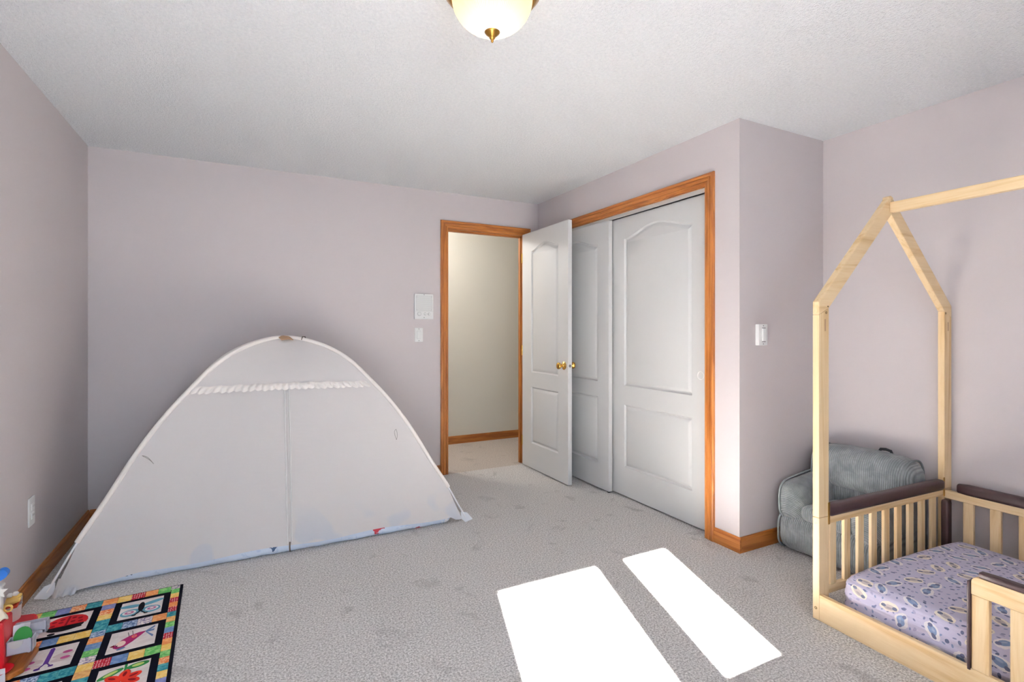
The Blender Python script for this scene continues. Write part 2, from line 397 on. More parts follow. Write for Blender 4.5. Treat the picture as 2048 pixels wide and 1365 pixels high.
# ------------------------------------------------------------------ ceiling lamp
LX, LY = 0.768, 1.628
k = NT('lamp_glass'); v = k.coord(); tc = k.N('ShaderNodeTexCoord')
sep = k.N('ShaderNodeSeparateXYZ'); k.L(tc.outputs['Object'], sep.inputs[0])
ang = k.math('ARCTAN2', sep.outputs[1], sep.outputs[0]); rib = k.math('SINE', k.math('MULTIPLY', ang, 110))
rad = k.math('SQRT', k.math('ADD', k.math('POWER', sep.outputs[0], 2.0), k.math('POWER', sep.outputs[1], 2.0)))
hot = k.ramp(rad, [(0.03, (1.0, 0.96, 0.86)), (0.09, (1.0, 0.86, 0.66)), (0.142, (0.86, 0.60, 0.30))])
k.base(lin((110, 96, 74))); k.set(Roughness=0.35)
k.L(hot, k.b.inputs['Emission Color']); k.b.inputs['Emission Strength'].default_value = 0.62
k.bump(rib, 0.25, 0.002)
M['lamp_glass'] = k.m
e = tag(empty('ceiling_lamp', (LX, LY, H)), 'flush ceiling lamp with glowing glass bowl and brass rim', 'ceiling lamp')
MB().lathe([(0.168, 0), (0.171, -0.006), (0.171, -0.012), (0.164, -0.018), (0.160, -0.026), (0.152, -0.034), (0.146, -0.036), (0.143, -0.033), (0.138, -0.012), (0.02, -0.006)], 64, cap=False).build('brass_rim', 'antique_brass', e, smooth=35)
bowl = [(0.141 * math.cos(a), -0.036 - 0.117 * math.sin(a)) for a in [R(q) for q in range(0, 88, 5)]] + [(0.004, -0.1535)]
MB().lathe(bowl, 64, cap=False).build('glass_bowl', 'lamp_glass', e, smooth=180)
MB().lathe([(0.001, -0.142), (0.024, -0.144), (0.0275, -0.148), (0.027, -0.152), (0.022, -0.158), (0.013, -0.165), (0.010, -0.168), (0.0105, -0.171), (0.0075, -0.175), (0.0045, -0.178), (0.0052, -0.181), (0.0038, -0.185), (0.0005, -0.188)], 24, cap=False).build('finial', 'antique_brass', e, smooth=40)
# unseen ceiling fixture and point light, added to brighten the hallway
e = tag(empty('hall_fill_lamp', (1.25, 4.85, H)), 'unseen flush lamp added to light the hallway', 'ceiling lamp')
MB().lathe([(0.11, 0), (0.11, -0.02), (0.10, -0.03), (0.001, -0.03)], 32, cap=False).build('lamp_base', 'antique_brass', e, smooth=40)
ld = bpy.data.lights.new('hall_fill_light', 'POINT'); ld.energy = 18.0; ld.color = (1.0, 0.98, 0.95); ld.shadow_soft_size = 0.08
lo = bpy.data.objects.new('hall_fill_light', ld); COL.objects.link(lo); lo.location = (0, 0, -0.14); lo.parent = e

# ------------------------------------------------------------------ bed tent on the floor
k = NT('tent_cloth'); v = k.coord()
wv = k.noise(k.coord((1, 1, 5)), 3.0, 3)
tcc = k.mix(k.noise(v, 1.4, 2), lin((220, 216, 216)), lin((228, 223, 221)))
szz = k.N('ShaderNodeSeparateXYZ'); k.L(v, szz.inputs[0])                      # printed sheet inside shows faintly through the thin cloth
low = k.ramp(szz.outputs[2], [(0.05, (1, 1, 1)), (0.26, (0, 0, 0))]); blot = k.ramp(k.noise(v, 5.5, 1), [(0.56, (0, 0, 0)), (0.62, (1, 1, 1))])
k.base(k.mix(k.math('MULTIPLY', k.math('MULTIPLY', low, blot), 0.45), tcc, lin((188, 202, 222))))
k.bump(k.math('ADD', wv, k.math('MULTIPLY', k.noise(v, 300, 1), 0.06)), 0.10, 0.03); k.set(Roughness=0.85)
tl = k.N('ShaderNodeBsdfTranslucent'); tl.inputs[0].default_value = (*lin((235, 228, 222)), 1)
mx = k.N('ShaderNodeMixShader'); mx.inputs[0].default_value = 0.22
k.L(k.b.outputs[0], mx.inputs[1]); k.L(tl.outputs[0], mx.inputs[2]); k.L(mx.outputs[0], k.out.inputs[0]); M['tent_cloth'] = k.m
plain('tent_sleeve', (238, 231, 225), 0.7); plain('tent_ruffle', (232, 226, 221), 0.8); plain('tent_rod', (236, 236, 238), 0.35); plain('tent_foot', (228, 232, 238), 0.4)
plain('strap_tan', (188, 152, 118), 0.7); plain('cord_grey', (150, 144, 138), 0.7); plain('zip_tape', (246, 244, 242), 0.6)
plain('cord_dark', (88, 78, 70), 0.7)
TX0, TX1, TY0, TY1 = -0.83, 1.295, 3.11, 4.195
TCX, TCY = 0.235, 3.652
KN = [(0, 0), (0.055, 0.112), (0.108, 0.222), (0.2, 0.388), (0.32, 0.618), (0.43, 0.79), (0.53, 0.918), (0.635, 1.04), (0.74, 1.12), (0.87, 1.178), (1.0, 1.199)]
def tz(t):
    t = max(0, min(1, t))
    for i in range(len(KN) - 1):
        if t <= KN[i + 1][0]:
            (x0, y0), (x1, y1) = KN[i], KN[i + 1]
            def sl(j):
                if j == 0: return KN[1][1] / KN[1][0]
                if j == len(KN) - 1: return 0.0
                return (KN[j + 1][1] - KN[j - 1][1]) / (KN[j + 1][0] - KN[j - 1][0])
            h_ = x1 - x0; s_ = (t - x0) / h_
            return (2*s_**3 - 3*s_**2 + 1) * y0 + (s_**3 - 2*s_**2 + s_) * h_ * sl(i) + (-2*s_**3 + 3*s_**2) * y1 + (s_**3 - s_**2) * h_ * sl(i + 1)
    return 1.199
def pole(cx, cy, t): return Vector((cx + (TCX - cx) * t, cy + (TCY - cy) * t, tz(t)))
tent = tag(empty('play_tent', (TCX, TCY, 0)), 'cream dome bed tent against the wall with zipped front and ruffle', 'tent')
off = Vector((TCX, TCY, 0))
CORN = [(TX0, TY0), (TX1, TY0), (TX1, TY1), (TX0, TY1)]
def gore(c0, c1, hem, inset, sag):
    """fabric between two pole halves"""
    out = Vector(((c0[0] + c1[0]) / 2 - TCX, (c0[1] + c1[1]) / 2 - TCY, 0)).normalized()
    def fn(u, vv):
        th = hem(u); t = th + (1 - th) * (vv ** 1.0)
        a, b = pole(*c0, t), pole(*c1, t)
        ins = inset * max(0, 1 - t / 0.115) ** 0.8 if t < 0.115 else 0
        L_ = (b - a).length
        uu = (ins / L_) + u * (1 - 2 * ins / L_) if L_ > 0.1 else u
        p = a.lerp(b, uu)
        edge = math.sin(math.pi * u)
        p += out * (-sag * edge * math.sin(math.pi * min(1, t * 1.05)))
        fold = 0.004 * math.sin(uu * 23 + 5 * t) * max(0, 1 - t * 3.0) * edge
        w_ = min(u, 1 - u)
        fold += 0.010 * math.sin(w_ * 160) * max(0, 1 - w_ / 0.07) * max(0, 1 - t / 0.06)
        p += out * fold
        return p
    return fn
def hem_front(u):
    z = 0.046 + 0.006 * math.sin(u * 19)
    if u < 0.16: z = 0.012 + (z - 0.012) * (u / 0.16) ** 1.5
    if u > 0.975: z *= 0.55
    return z * 0.49
gf = gore(CORN[0], CORN[1], hem_front, 0.030, 0.055)
MB().grid(lambda u, v_: gf(u, v_) - off, 90, 70).build('front_panel', 'tent_cloth', tent, smooth=180)
for a, b in ((1, 2), (2, 3), (3, 0)):
    g = gore(CORN[a], CORN[b], lambda u: 0.02, 0.030, 0.03)
    MB().grid(lambda u, v_: g(u, v_) - off, 30, 40).build('side_panel' if b != 3 else 'back_panel', 'tent_cloth', tent, smooth=180)
for i, c in enumerate(CORN):
    MB().tube([pole(*c, 0.015 + 0.12 * j / 8) - off for j in range(9)], 0.0055, 8).build('rod', 'tent_rod', tent, smooth=60)
    MB().tube([pole(*c, 0.108 + 0.892 * j / 40) - off + Vector((0, 0, 0.003)) for j in range(41)], 0.0125, 10).build('pole_sleeve', 'tent_sleeve', tent, smooth=60)
    d_ = (Vector((TCX, TCY, 0)) - Vector((*c, 0))).normalized(); sx = 1 if c[0] < TCX else -1
    base = Vector((*c, 0)); up = (pole(*c, 0.04) - pole(*c, 0)).normalized(); side = Vector((0, 0, 1)).cross(d_).normalized()
    nrm = side.cross(up).normalized()
    P_ = [(-0.034, -0.010), (0.016, -0.004), (0.030, 0.030), (0.008, 0.070), (-0.024, 0.046)]
    pts = []
    for t_ in (-0.004, 0.004):
        for a_, b_ in P_: pts.append(base + nrm * a_ + up * (b_ + 0.012) + side * t_ - off)
    MB().add(pts, [(0, 1, 2, 3, 4), (9, 8, 7, 6, 5)] + [(i_, (i_ + 1) % 5, 5 + (i_ + 1) % 5, 5 + i_) for i_ in range(5)]).build('foot', 'tent_foot', tent, bevel=0.002)
def cfold(u, v_):
    x = TX0 + 0.035 + 0.085 * u; z = 0.004 + (0.075 - 0.03 * u) * v_
    return Vector((x + 0.02 * v_, TY0 + 0.002 + 0.05 * (v_ * 0.5) - 0.016 * (1 - v_) * math.sin(u * 9.0) ** 2, z)) - off
MB().grid(cfold, 24, 8).build('corner_fold', 'tent_cloth', tent, smooth=180)
# gathered ruffle
def surf(u, t, o_=0.0):
    th = hem_front(u); p = gf(u, (t - th) / (1 - th))
    return p + Vector((0, -0.86, 0.5)) * o_ - off
NB = 27
def ruf(u, v_):
    t = 0.533 + 0.002 * math.sin(u * 60) + (0.5 - u) * 0.006 - v_ * (0.026 + 0.008 * abs(math.sin(u * NB * math.pi)))
    ph = abs(math.sin(u * NB * math.pi + 0.35 * math.sin(v_ * 3)))
    o_ = 0.003 + (0.019 * ph ** 0.8) * (0.35 + 0.65 * v_) * math.sin(math.pi * min(1, 0.12 + v_ * 0.82))
    return surf(0.012 + 0.955 * u, t, o_)
MB().grid(ruf, NB * 8, 8).build('ruffle', 'tent_ruffle', tent, smooth=180)
for du in (-0.0056, 0.0056):
    pts = [surf(0.497 + du * (1 + 1.0 * (1 - i / 40)) + 0.0, 0.505 - (0.505 - 0.026) * i / 40, 0.004) for i in range(41)]
    MB().tube(pts, 0.0048, 8, flat=0.5).build('zipper_flap', 'zip_tape', tent, smooth=60)
MB().tube([surf(0.497, 0.505 - (0.505 - 0.03) * i / 30, 0.001) for i in range(31)], 0.003, 6).build('zipper_teeth', 'tent_cloth', tent, smooth=60)
MB().tube([surf(0.497, 0.030, 0.008), surf(0.496, 0.018, 0.012), surf(0.4965, 0.006, 0.012)], 0.004, 8).build('zip_pull', 'cord_dark', tent)
# tie loops
for u, t, du, dt in ((0.022, 0.305, 0.05, -0.025), (0.935, 0.315, -0.022, -0.035)):
    pts = [surf(u + du * (s_ / 10) + 0.004 * math.sin(s_ / 10 * math.pi), t + dt * (s_ / 10), 0.005) for s_ in range(11)]
    pts += [surf(u + du * (s_ / 10) - 0.004 * math.sin(s_ / 10 * math.pi), t + dt * (s_ / 10) + 0.006 * math.sin(s_ / 10 * math.pi), 0.005) for s_ in range(10, -1, -1)]
    MB().tube(pts, 0.0013, 5).build('tie_loop', 'cord_grey', tent)
MB().grid(lambda u, v_: (-0.045 + 0.07 * u + 0.02 * v_, -0.018 - 0.055 * v_, 1.213 - 0.022 * v_ - 0.010 * abs(u - 0.5)), 6, 6).build('top_strap', 'strap_tan', tent, smooth=180, solid=0.003)
MB().tube([(0.095, -0.06, 1.185), (0.10, -0.06, 1.207), (0.115, -0.06, 1.206), (0.122, -0.062, 1.19), (0.14, -0.07, 1.188), (0.155, -0.075, 1.178)], 0.004, 6).build('top_cord', 'cord_dark', tent)

# thin floor mattress with a pale blue printed sheet under the tent
k = NT('blue_print_sheet'); v = k.coord()
vo = k.N('ShaderNodeTexVoronoi', feature='F1'); vo.inputs['Scale'].default_value = 7.5; k.L(v, vo.inputs['Vector'])
sp = k.N('ShaderNodeSeparateColor'); k.L(vo.outputs['Color'], sp.inputs[0])
pal = k.ramp(sp.outputs[0], [(0.0, lin((226, 178, 60))), (0.3, lin((60, 84, 120))), (0.5, lin((206, 70, 84))), (0.62, lin((120, 160, 210))), (0.8, lin((240, 240, 244)))], 'CONSTANT')
wob = k.math('ADD', vo.outputs['Distance'], k.math('MULTIPLY', k.noise(v, 34, 2), 0.5))
msk = k.math('LESS_THAN', wob, 0.52)
line = k.math('GREATER_THAN', k.noise(v, 17, 3, 0.6, 1.0), 0.60)
c = k.mix(msk, lin((214, 224, 240)), pal)
k.base(k.mix(k.math('MULTIPLY', line, 0.35), c, lin((168, 190, 222)))); k.set(Roughness=0.85); M['blue_print_sheet'] = k.m
fm = tag(empty('floor_mattress', (TCX, 3.65, 0)), 'thin floor mattress in pale blue printed sheet under the tent', 'mattress')
def wrp(p):
    p.y += 0.004 * math.sin(p.x * 31) + 0.003 * math.sin(p.x * 77); return p
MB().rbox((0, 0, 0.04), (1.90, 1.03, 0.078), 0.035, 60, wrp).build('sheet', 'blue_print_sheet', fm, smooth=180)

# ------------------------------------------------------------------ quilt on the floor
def cloth_mat(name, rgb, rgb2=None, kind='batik', sc=60):
    k = NT(name); v = k.coord(); c = lin(rgb); c2 = lin(rgb2) if rgb2 else tuple(x * 0.6 for x in c)
    if kind == 'batik':
        f = k.noise(v, sc, 3, 0.6, 0.8); k.base(k.mix(k.ramp(f, [(0.42, (0, 0, 0)), (0.62, (1, 1, 1))]), c, c2))
    elif kind == 'dots':
        vo = k.N('ShaderNodeTexVoronoi', feature='F1'); vo.inputs['Scale'].default_value = sc; vo.inputs['Randomness'].default_value = 0.25; k.L(v, vo.inputs['Vector'])
        k.base(k.mix(k.math('LESS_THAN', vo.outputs['Distance'], 0.33), c, c2))
    else: k.base(c)
    k.bump(k.noise(v, 500, 1), 0.15, 0.002); k.set(Roughness=0.95); k.b.inputs['Specular IOR Level'].default_value = 0.08; M[name] = k.m
cloth_mat('q_navy', (12, 12, 26), kind='flat'); cloth_mat('q_cream', (233, 224, 220), (222, 212, 208), 'batik', 30)
cloth_mat('q_red', (176, 34, 52), (226, 190, 190), 'dots', 110); cloth_mat('q_yellow', (232, 190, 96), (240, 212, 140)); cloth_mat('q_orange', (228, 142, 84), (240, 178, 120))
cloth_mat('q_teal', (44, 124, 142), (92, 168, 172)); cloth_mat('q_blue', (96, 128, 176), (128, 152, 190)); cloth_mat('q_green', (92, 172, 92), (150, 208, 130))
cloth_mat('q_print', (236, 226, 222), (120, 110, 150), 'batik', 90); cloth_mat('q_swirl', (84, 108, 150), (190, 206, 226), 'batik', 100); cloth_mat('q_tan', (214, 156, 96), (232, 186, 120))
cloth_mat('q_flame', (226, 116, 62), (246, 206, 160), 'batik', 90); cloth_mat('q_lilac', (120, 128, 180), (140, 146, 192))
for n_, c_ in dict(a_red=(196, 44, 48), a_black=(22, 20, 26), a_darkred=(130, 24, 34), a_blue=(104, 160, 182), a_pink=(196, 120, 156), a_white=(236, 230, 228), a_magenta=(160, 44, 100), a_cream=(240, 214, 200),
                   a_steel=(108, 130, 172), a_orange=(232, 120, 80), a_purple=(92, 58, 138), a_wing=(212, 194, 192), a_rose=(190, 90, 140), a_green=(50, 130, 70), a_lime=(190, 208, 120), a_scarlet=(214, 58, 44)).items():
    cloth_mat(n_, c_, kind='flat')
QA = R(2.2)
qx, qy = -0.264, 2.979
quilt = tag(empty('quilt', (qx, qy, 0), QA), 'patchwork quilt with appliqued animals spread on the carpet', 'quilt')
# local: x runs left from 0 (negative), y runs toward the viewer (negative)
QW, QL = 0.60, 1.12
def qgrid(u, v_):
    x = -QW * u; y = -QL * v_
    return (x, y, 0.004 + 0.0012 * math.sin(x * 24 + 1) * math.sin(y * 19))
mq = MB().grid(qgrid, 24, 40).build('backing', 'q_navy', quilt, smooth=180, solid=0.006)
PX, PY, NV, ST, WB = 0.259, 0.2645, 0.208, 0.054, 0.156
X1 = -0.046; Y1 = -0.062                      # first navy block corner
def patch(x0, x1, y0, y1, mat):
    g = 0.0006
    MB().box(min(x0, x1) + g, max(x0, x1) - g, min(y0, y1) + g, max(y0, y1) - g, 0.006, 0.0085).build('patch', mat, quilt)
colseq = ['q_green', 'q_yellow', 'q_red', 'q_orange', 'q_red', 'q_teal', 'q_tan', 'q_green', 'q_blue', 'q_red', 'q_orange', 'q_yellow', 'q_green', 'q_flame', 'q_teal', 'q_yellow', 'q_lilac', 'q_red', 'q_green', 'q_blue', 'q_orange', 'q_yellow', 'q_teal']
y = Y1 + 0.02
for i in range(22):                            # right border column
    patch(-0.012, X1, y, y - 0.0455, colseq[i % len(colseq)]); y -= 0.0455
    if y < -QL + 0.06: break
colseq2 = ['q_lilac', 'q_flame', 'q_yellow', 'q_teal', 'q_teal', 'q_swirl', 'q_orange', 'q_blue', 'q_green', 'q_print', 'q_yellow', 'q_tan', 'q_teal', 'q_red', 'q_green', 'q_orange', 'q_blue', 'q_yellow', 'q_red', 'q_lilac', 'q_green']
y = Y1
for i in range(21):                            # middle sashing column
    patch(X1 - NV, X1 - PX + 0.001, y, y - 0.0475, colseq2[i % len(colseq2)]); y -= 0.0475
    if y < -QL + 0.06: break
top = ['q_print', 'q_green', 'q_orange', 'q_red', 'q_yellow', 'q_orange', 'q_teal', 'q_flame', 'q_lilac', 'q_green', 'q_yellow', 'q_red', 'q_teal']
x = -0.012; ws = [0.036, 0.05, 0.05, 0.052, 0.052, 0.056, 0.058, 0.054, 0.05, 0.05, 0.05, 0.05]
for c_, w_ in zip(top, ws):
    if x - w_ < -QW + 0.006: break
    patch(x, x - w_, -0.007, Y1 + (0.02 if x > -0.04 else 0.0), c_); x -= w_
rowcols = [[['q_orange', 'q_print', 'q_swirl', 'q_teal'], ['q_yellow', 'q_yellow', 'q_blue', 'q_flame']],
           [['q_green', 'q_yellow', 'q_blue', 'q_red'], ['q_teal', 'q_teal', 'q_swirl', 'q_flame']],
           [['q_yellow', 'q_teal', 'q_red', 'q_green'], ['q_blue', 'q_orange', 'q_green', 'q_tan']]]
for r_ in range(3):
    for c_ in range(2):
        xa = X1 - c_ * PX; ya = Y1 - r_ * PY - NV
        for i in range(4): patch(xa - NV * i / 4, xa - NV * (i + 1) / 4, ya, ya - (PY - NV), rowcols[r_][c_][i])
# blocks
def ell(cx, cy, rx, ry, rot=0, n=20):
    return [(cx + rx * math.cos(a) * math.cos(rot) - ry * math.sin(a) * math.sin(rot), cy + rx * math.cos(a) * math.sin(rot) + ry * math.sin(a) * math.cos(rot)) for a in [2 * math.pi * i / n for i in range(n)]]
def stroke(p, q, w_):
    d = Vector(q) - Vector(p); n_ = Vector((-d.y, d.x)).normalized() * w_ / 2
    return [tuple(Vector(p) + n_), tuple(Vector(p) - n_), tuple(Vector(q) - n_), tuple(Vector(q) + n_)]
def block(c_, r_, shapes, label):
    cx = X1 - c_ * PX - NV / 2; cy = Y1 - r_ * PY - NV / 2
    b_ = MB().box(cx - WB / 2, cx + WB / 2, cy - WB / 2, cy + WB / 2, 0.006, 0.0085).build('block', 'q_cream', quilt); b_['label'] = label
    for i, (nm, mat, P, lev) in enumerate(shapes):
        z = 0.0085 + 0.0007 * lev
        MB().prism([(cx + (p - 0.5) * WB, cy + (q - 0.5) * WB) for p, q in P], lambda p, q, d: (p, q, d), z - 0.0005, z + 0.0009).build(nm, mat, b_)
bf = [('wing', 'a_blue', ell(0.27, 0.30, 0.24, 0.19, 0.15), 1), ('wing', 'a_blue', ell(0.73, 0.30, 0.24, 0.19, -0.15), 1),
      ('wing', 'a_blue', ell(0.24, 0.70, 0.26, 0.085, -0.15), 1), ('wing', 'a_blue', ell(0.76, 0.72, 0.27, 0.085, 0.35), 1)]
for sx in (0.24, 0.76): bf += [('wing_ring', 'a_white', ell(sx, 0.30, 0.16, 0.12), 2), ('wing_spot', 'a_pink', ell(sx, 0.30, 0.11, 0.08), 3), ('wing_dot', 'a_white', ell(sx, 0.30, 0.05, 0.035), 4)]
bf += [('body', 'a_black', ell(0.5, 0.52, 0.075, 0.27), 5), ('leg', 'a_black', stroke((0.48, 0.26), (0.38, 0.08), 0.03), 4), ('leg', 'a_black', stroke((0.52, 0.26), (0.62, 0.10), 0.03), 4),
       ('shoe', 'a_black', ell(0.36, 0.08, 0.05, 0.025), 4), ('shoe', 'a_black', ell(0.64, 0.09, 0.05, 0.025), 4)]
block(0, 0, bf, 'cream quilt block with blue butterfly')
lb = [('body', 'a_black', ell(0.5, 0.36, 0.40, 0.25), 1), ('shell', 'a_red', [(p, q) for p, q in ell(0.5, 0.52, 0.46, 0.43) if q > 0.33] , 2),
      ('shell_line', 'a_darkred', stroke((0.5, 0.36), (0.52, 0.88), 0.05), 3),
      ('shoe', 'a_black', ell(0.28, 0.03, 0.08, 0.05), 2), ('shoe', 'a_black', ell(0.80, 0.20, 0.08, 0.03), 2)]
for p in ((0.22, 0.68), (0.22, 0.47), (0.37, 0.6), (0.38, 0.76), (0.63, 0.76), (0.63, 0.55), (0.77, 0.68), (0.8, 0.5)): lb.append(('spot', 'a_darkred', ell(*p, 0.055, 0.05, 0, 12), 3))
block(1, 0, lb, 'cream quilt block with red ladybug')
bd = [('body', 'a_magenta', [(0.12, 0.22), (0.2, 0.14), (0.34, 0.16), (0.5, 0.34), (0.64, 0.55), (0.76, 0.74), (0.6, 0.74), (0.42, 0.66), (0.26, 0.52), (0.16, 0.36)], 1),
      ('beak', 'a_darkred', [(0.05, 0.30), (0.14, 0.36), (0.14, 0.26)], 1), ('face', 'a_cream', ell(0.27, 0.34, 0.10, 0.13), 2), ('eye', 'a_black', ell(0.20, 0.26, 0.018, 0.02, 0, 8), 3),
      ('wing_spot', 'a_orange', ell(0.52, 0.58, 0.055, 0.07), 2), ('wing_dot', 'a_rose', ell(0.52, 0.58, 0.03, 0.04), 3),
      ('leg', 'a_black', stroke((0.40, 0.66), (0.36, 0.86), 0.012), 1), ('leg', 'a_black', stroke((0.48, 0.70), (0.45, 0.90), 0.012), 1),
      ('crest', 'a_steel', ell(0.30, 0.10, 0.09, 0.035, 0.3), 2)]
for q in (0.25, 0.05, -0.3): bd.append(('tail', 'a_steel', [(0.74, 0.72), (0.76, 0.66), (0.93 + 0.02 * q, 0.62 + q * 0.9), (0.94, 0.70 + q * 0.9)], 2))
block(0, 1, bd, 'cream quilt block with pink bird')
dg = [('wing', 'a_wing', ell(0.22, 0.42, 0.2, 0.10, 0.1), 1), ('wing', 'a_wing', ell(0.78, 0.52, 0.2, 0.10, 0.2), 1), ('wing', 'a_wing', ell(0.24, 0.22, 0.2, 0.08, -0.1), 1), ('wing', 'a_wing', ell(0.78, 0.32, 0.2, 0.09, 0.0), 1),
      ('body', 'a_purple', [(0.455, 0.25), (0.545, 0.25), (0.55, 0.90), (0.51, 0.96), (0.46, 0.92)], 2)]
for p, q in ((0.17, 0.45), (0.15, 0.20), (0.84, 0.62), (0.84, 0.36)): dg.append(('wing_spot', 'a_rose', ell(p, q, 0.095, 0.06), 2))
dg += [('leg', 'a_purple', stroke((0.48, 0.26), (0.40, 0.10), 0.025), 2), ('leg', 'a_purple', stroke((0.53, 0.26), (0.60, 0.14), 0.025), 2), ('shoe', 'a_purple', ell(0.38, 0.08, 0.06, 0.04), 2), ('shoe', 'a_purple', ell(0.62, 0.12, 0.05, 0.03), 2)]
block(1, 1, dg, 'cream quilt block with purple dragonfly')
fl_ = [('stem', 'a_green', stroke((0.52, 0.40), (0.52, 0.98), 0.05), 1), ('leaf', 'a_green', ell(0.25, 0.72, 0.27, 0.085, 0.55), 1), ('leaf', 'a_green', ell(0.76, 0.84, 0.22, 0.10, 0.15), 1),
       ('leaf_spot', 'a_lime', ell(0.25, 0.72, 0.15, 0.05, 0.55), 2), ('leaf_spot', 'a_lime', ell(0.76, 0.84, 0.12, 0.055, 0.15), 2)]
for i, a in enumerate((-0.5, 0.4, 1.4, 2.5, 3.5)): fl_.append(('petal', 'a_scarlet', ell(0.5 + 0.2 * math.cos(a), 0.36 + 0.18 * math.sin(a), 0.2, 0.11, a), 2 + 0.2 * i)); fl_.append(('petal_spot', 'a_darkred', ell(0.5 + 0.24 * math.cos(a), 0.36 + 0.21 * math.sin(a), 0.09, 0.035, a), 3.2))
block(0, 2, fl_, 'cream quilt block with red flower')
block(1, 2, [('petal', 'a_orange', ell(0.5, 0.5, 0.3, 0.3), 1)], 'cream quilt block with orange round')

# ------------------------------------------------------------------ house-frame bed
k = NT('lilac_print_sheet'); tc_ = k.N('ShaderNodeTexCoord'); s3 = k.N('ShaderNodeSeparateXYZ'); k.L(tc_.outputs['Object'], s3.inputs[0])
cb = k.N('ShaderNodeCombineXYZ'); k.L(k.math('ADD', s3.outputs[0], s3.outputs[2]), cb.inputs[0]); k.L(s3.outputs[1], cb.inputs[1]); v0 = cb.outputs[0]   # cloth runs over the edge
lilac = lin((192, 186, 208))
def stamp(scale, base, rx, ry, seed, parts):
    """scattered stamped motifs: one per voronoi cell, each turned by its own angle"""
    mp = k.N('ShaderNodeMapping'); mp.inputs['Scale'].default_value = (1, 1, 0); mp.inputs['Location'].default_value = (seed, seed * 1.7, 0); k.L(v0, mp.inputs[0])
    vo = k.N('ShaderNodeTexVoronoi', feature='F1', voronoi_dimensions='2D'); vo.inputs['Scale'].default_value = scale; vo.inputs['Randomness'].default_value = 0.55
    k.L(mp.outputs[0], vo.inputs['Vector'])
    sc = k.N('ShaderNodeVectorMath', operation='SCALE'); k.L(mp.outputs[0], sc.inputs[0]); sc.inputs['Scale'].default_value = 1.0
    sub = k.N('ShaderNodeVectorMath', operation='SUBTRACT'); k.L(sc.outputs[0], sub.inputs[0]); k.L(vo.outputs['Position'], sub.inputs[1])
    sp = k.N('ShaderNodeSeparateColor'); k.L(vo.outputs['Color'], sp.inputs[0])
    rt = k.N('ShaderNodeVectorRotate', rotation_type='Z_AXIS'); k.L(sub.outputs[0], rt.inputs['Vector']); k.L(k.math('MULTIPLY', sp.outputs[0], 6.283), rt.inputs['Angle'])
    xy = k.N('ShaderNodeSeparateXYZ'); k.L(rt.outputs[0], xy.inputs[0]); X_, Y_ = xy.outputs[0], xy.outputs[1]
    col = base
    for (ox, oy, ax, ay, rgb, alt) in parts:
        a = k.math('POWER', k.math('DIVIDE', k.math('SUBTRACT', X_, ox), ax), 2.0); b = k.math('POWER', k.math('DIVIDE', k.math('SUBTRACT', Y_, oy), ay), 2.0)
        d = k.math('ADD', k.math('ADD', a, b), k.math('MULTIPLY', k.math('SUBTRACT', wobn, 0.5), 0.8))
        msk = k.math('LESS_THAN', d, 1.0)
        c = k.mix(k.math('GREATER_THAN', sp.outputs[1], 0.55), lin(rgb), lin(alt)) if alt else lin(rgb)
        col = k.mix(msk, col, c)
    return col
wobn = k.noise(v0, 60, 2)
c = stamp(30, lilac, 1, 1, 3.1, [(0, 0, 0.0065, 0.0035, (112, 114, 148), (124, 136, 172))])
c = stamp(21, c, 1, 1, 8.3, [(0.003, 0, 0.008, 0.005, (92, 98, 130), (160, 156, 186))])
c = stamp(10.6, c, 1, 1, 1.7, [(0, 0, 0.035, 0.022, (232, 222, 208), (226, 220, 222)), (0, 0.002, 0.021, 0.013, (186, 174, 172), (122, 140, 174)), (-0.020, 0.003, 0.009, 0.008, (92, 98, 120), (96, 100, 130)), (0.020, -0.005, 0.009, 0.007, (92, 98, 120), (96, 100, 130)), (0.0, 0.005, 0.010, 0.004, (160, 150, 154), (150, 160, 186))])
k.base(c); k.set(Roughness=0.85); fold = k.noise(k.coord((2, 2, 30)), 3.0, 2); k.bump(fold, 0.35, 0.012); M['lilac_print_sheet'] = k.m

BA = -R(2.5)
bed = tag(empty('house_bed', (2.190, 1.356, 0), BA), 'pine house shaped floor bed with slatted rails and brown pads', 'bed')
BW, BL, PW, PD = 1.040, 1.96, 0.066, 0.030
ZK, ZA = 1.372, 1.885                                # knee and apex heights (outer edge)
ux, uz = (BW / 2) / math.hypot(BW / 2, ZA - ZK), (ZA - ZK) / math.hypot(BW / 2, ZA - ZK)
t = PW
inner_apex = ZA - t / ux
# inner line of rafter: offset by t perpendicular to outer line; meets x = t at:
zin = ZK + (t - 0) * (uz / ux) - t / ux
def house_end(y0, y1):
    for sgn in (0, 1):
        fx = (lambda q: q) if sgn == 0 else (lambda q: BW - q)
        B(min(fx(0), fx(PW)), max(fx(0), fx(PW)), y0, y1, 0, 0.44).build('lower_post', 'pine_z', bed, bevel=0.003)
        poly = [(fx(0), 0.4415), (fx(PW), 0.4415), (fx(PW), zin), (fx(0), zin - 0.03)]
        MB().prism(poly, lambda p, q, d: (p, d, q), y0 + 0.0005, y1 - 0.0005).build('upper_post', 'pine_z', bed, bevel=0.002)
        poly = [(fx(0), zin - 0.029), (fx(PW), zin + 0.001), (BW / 2, inner_apex), (BW / 2, ZA), (fx(0), ZK)]
        MB().prism(poly, lambda p, q, d: (p, d, q), y0, y1).build('rafter', 'pine_x', bed, bevel=0.003)
house_end(0, PD); house_end(-BL, -BL + PD)
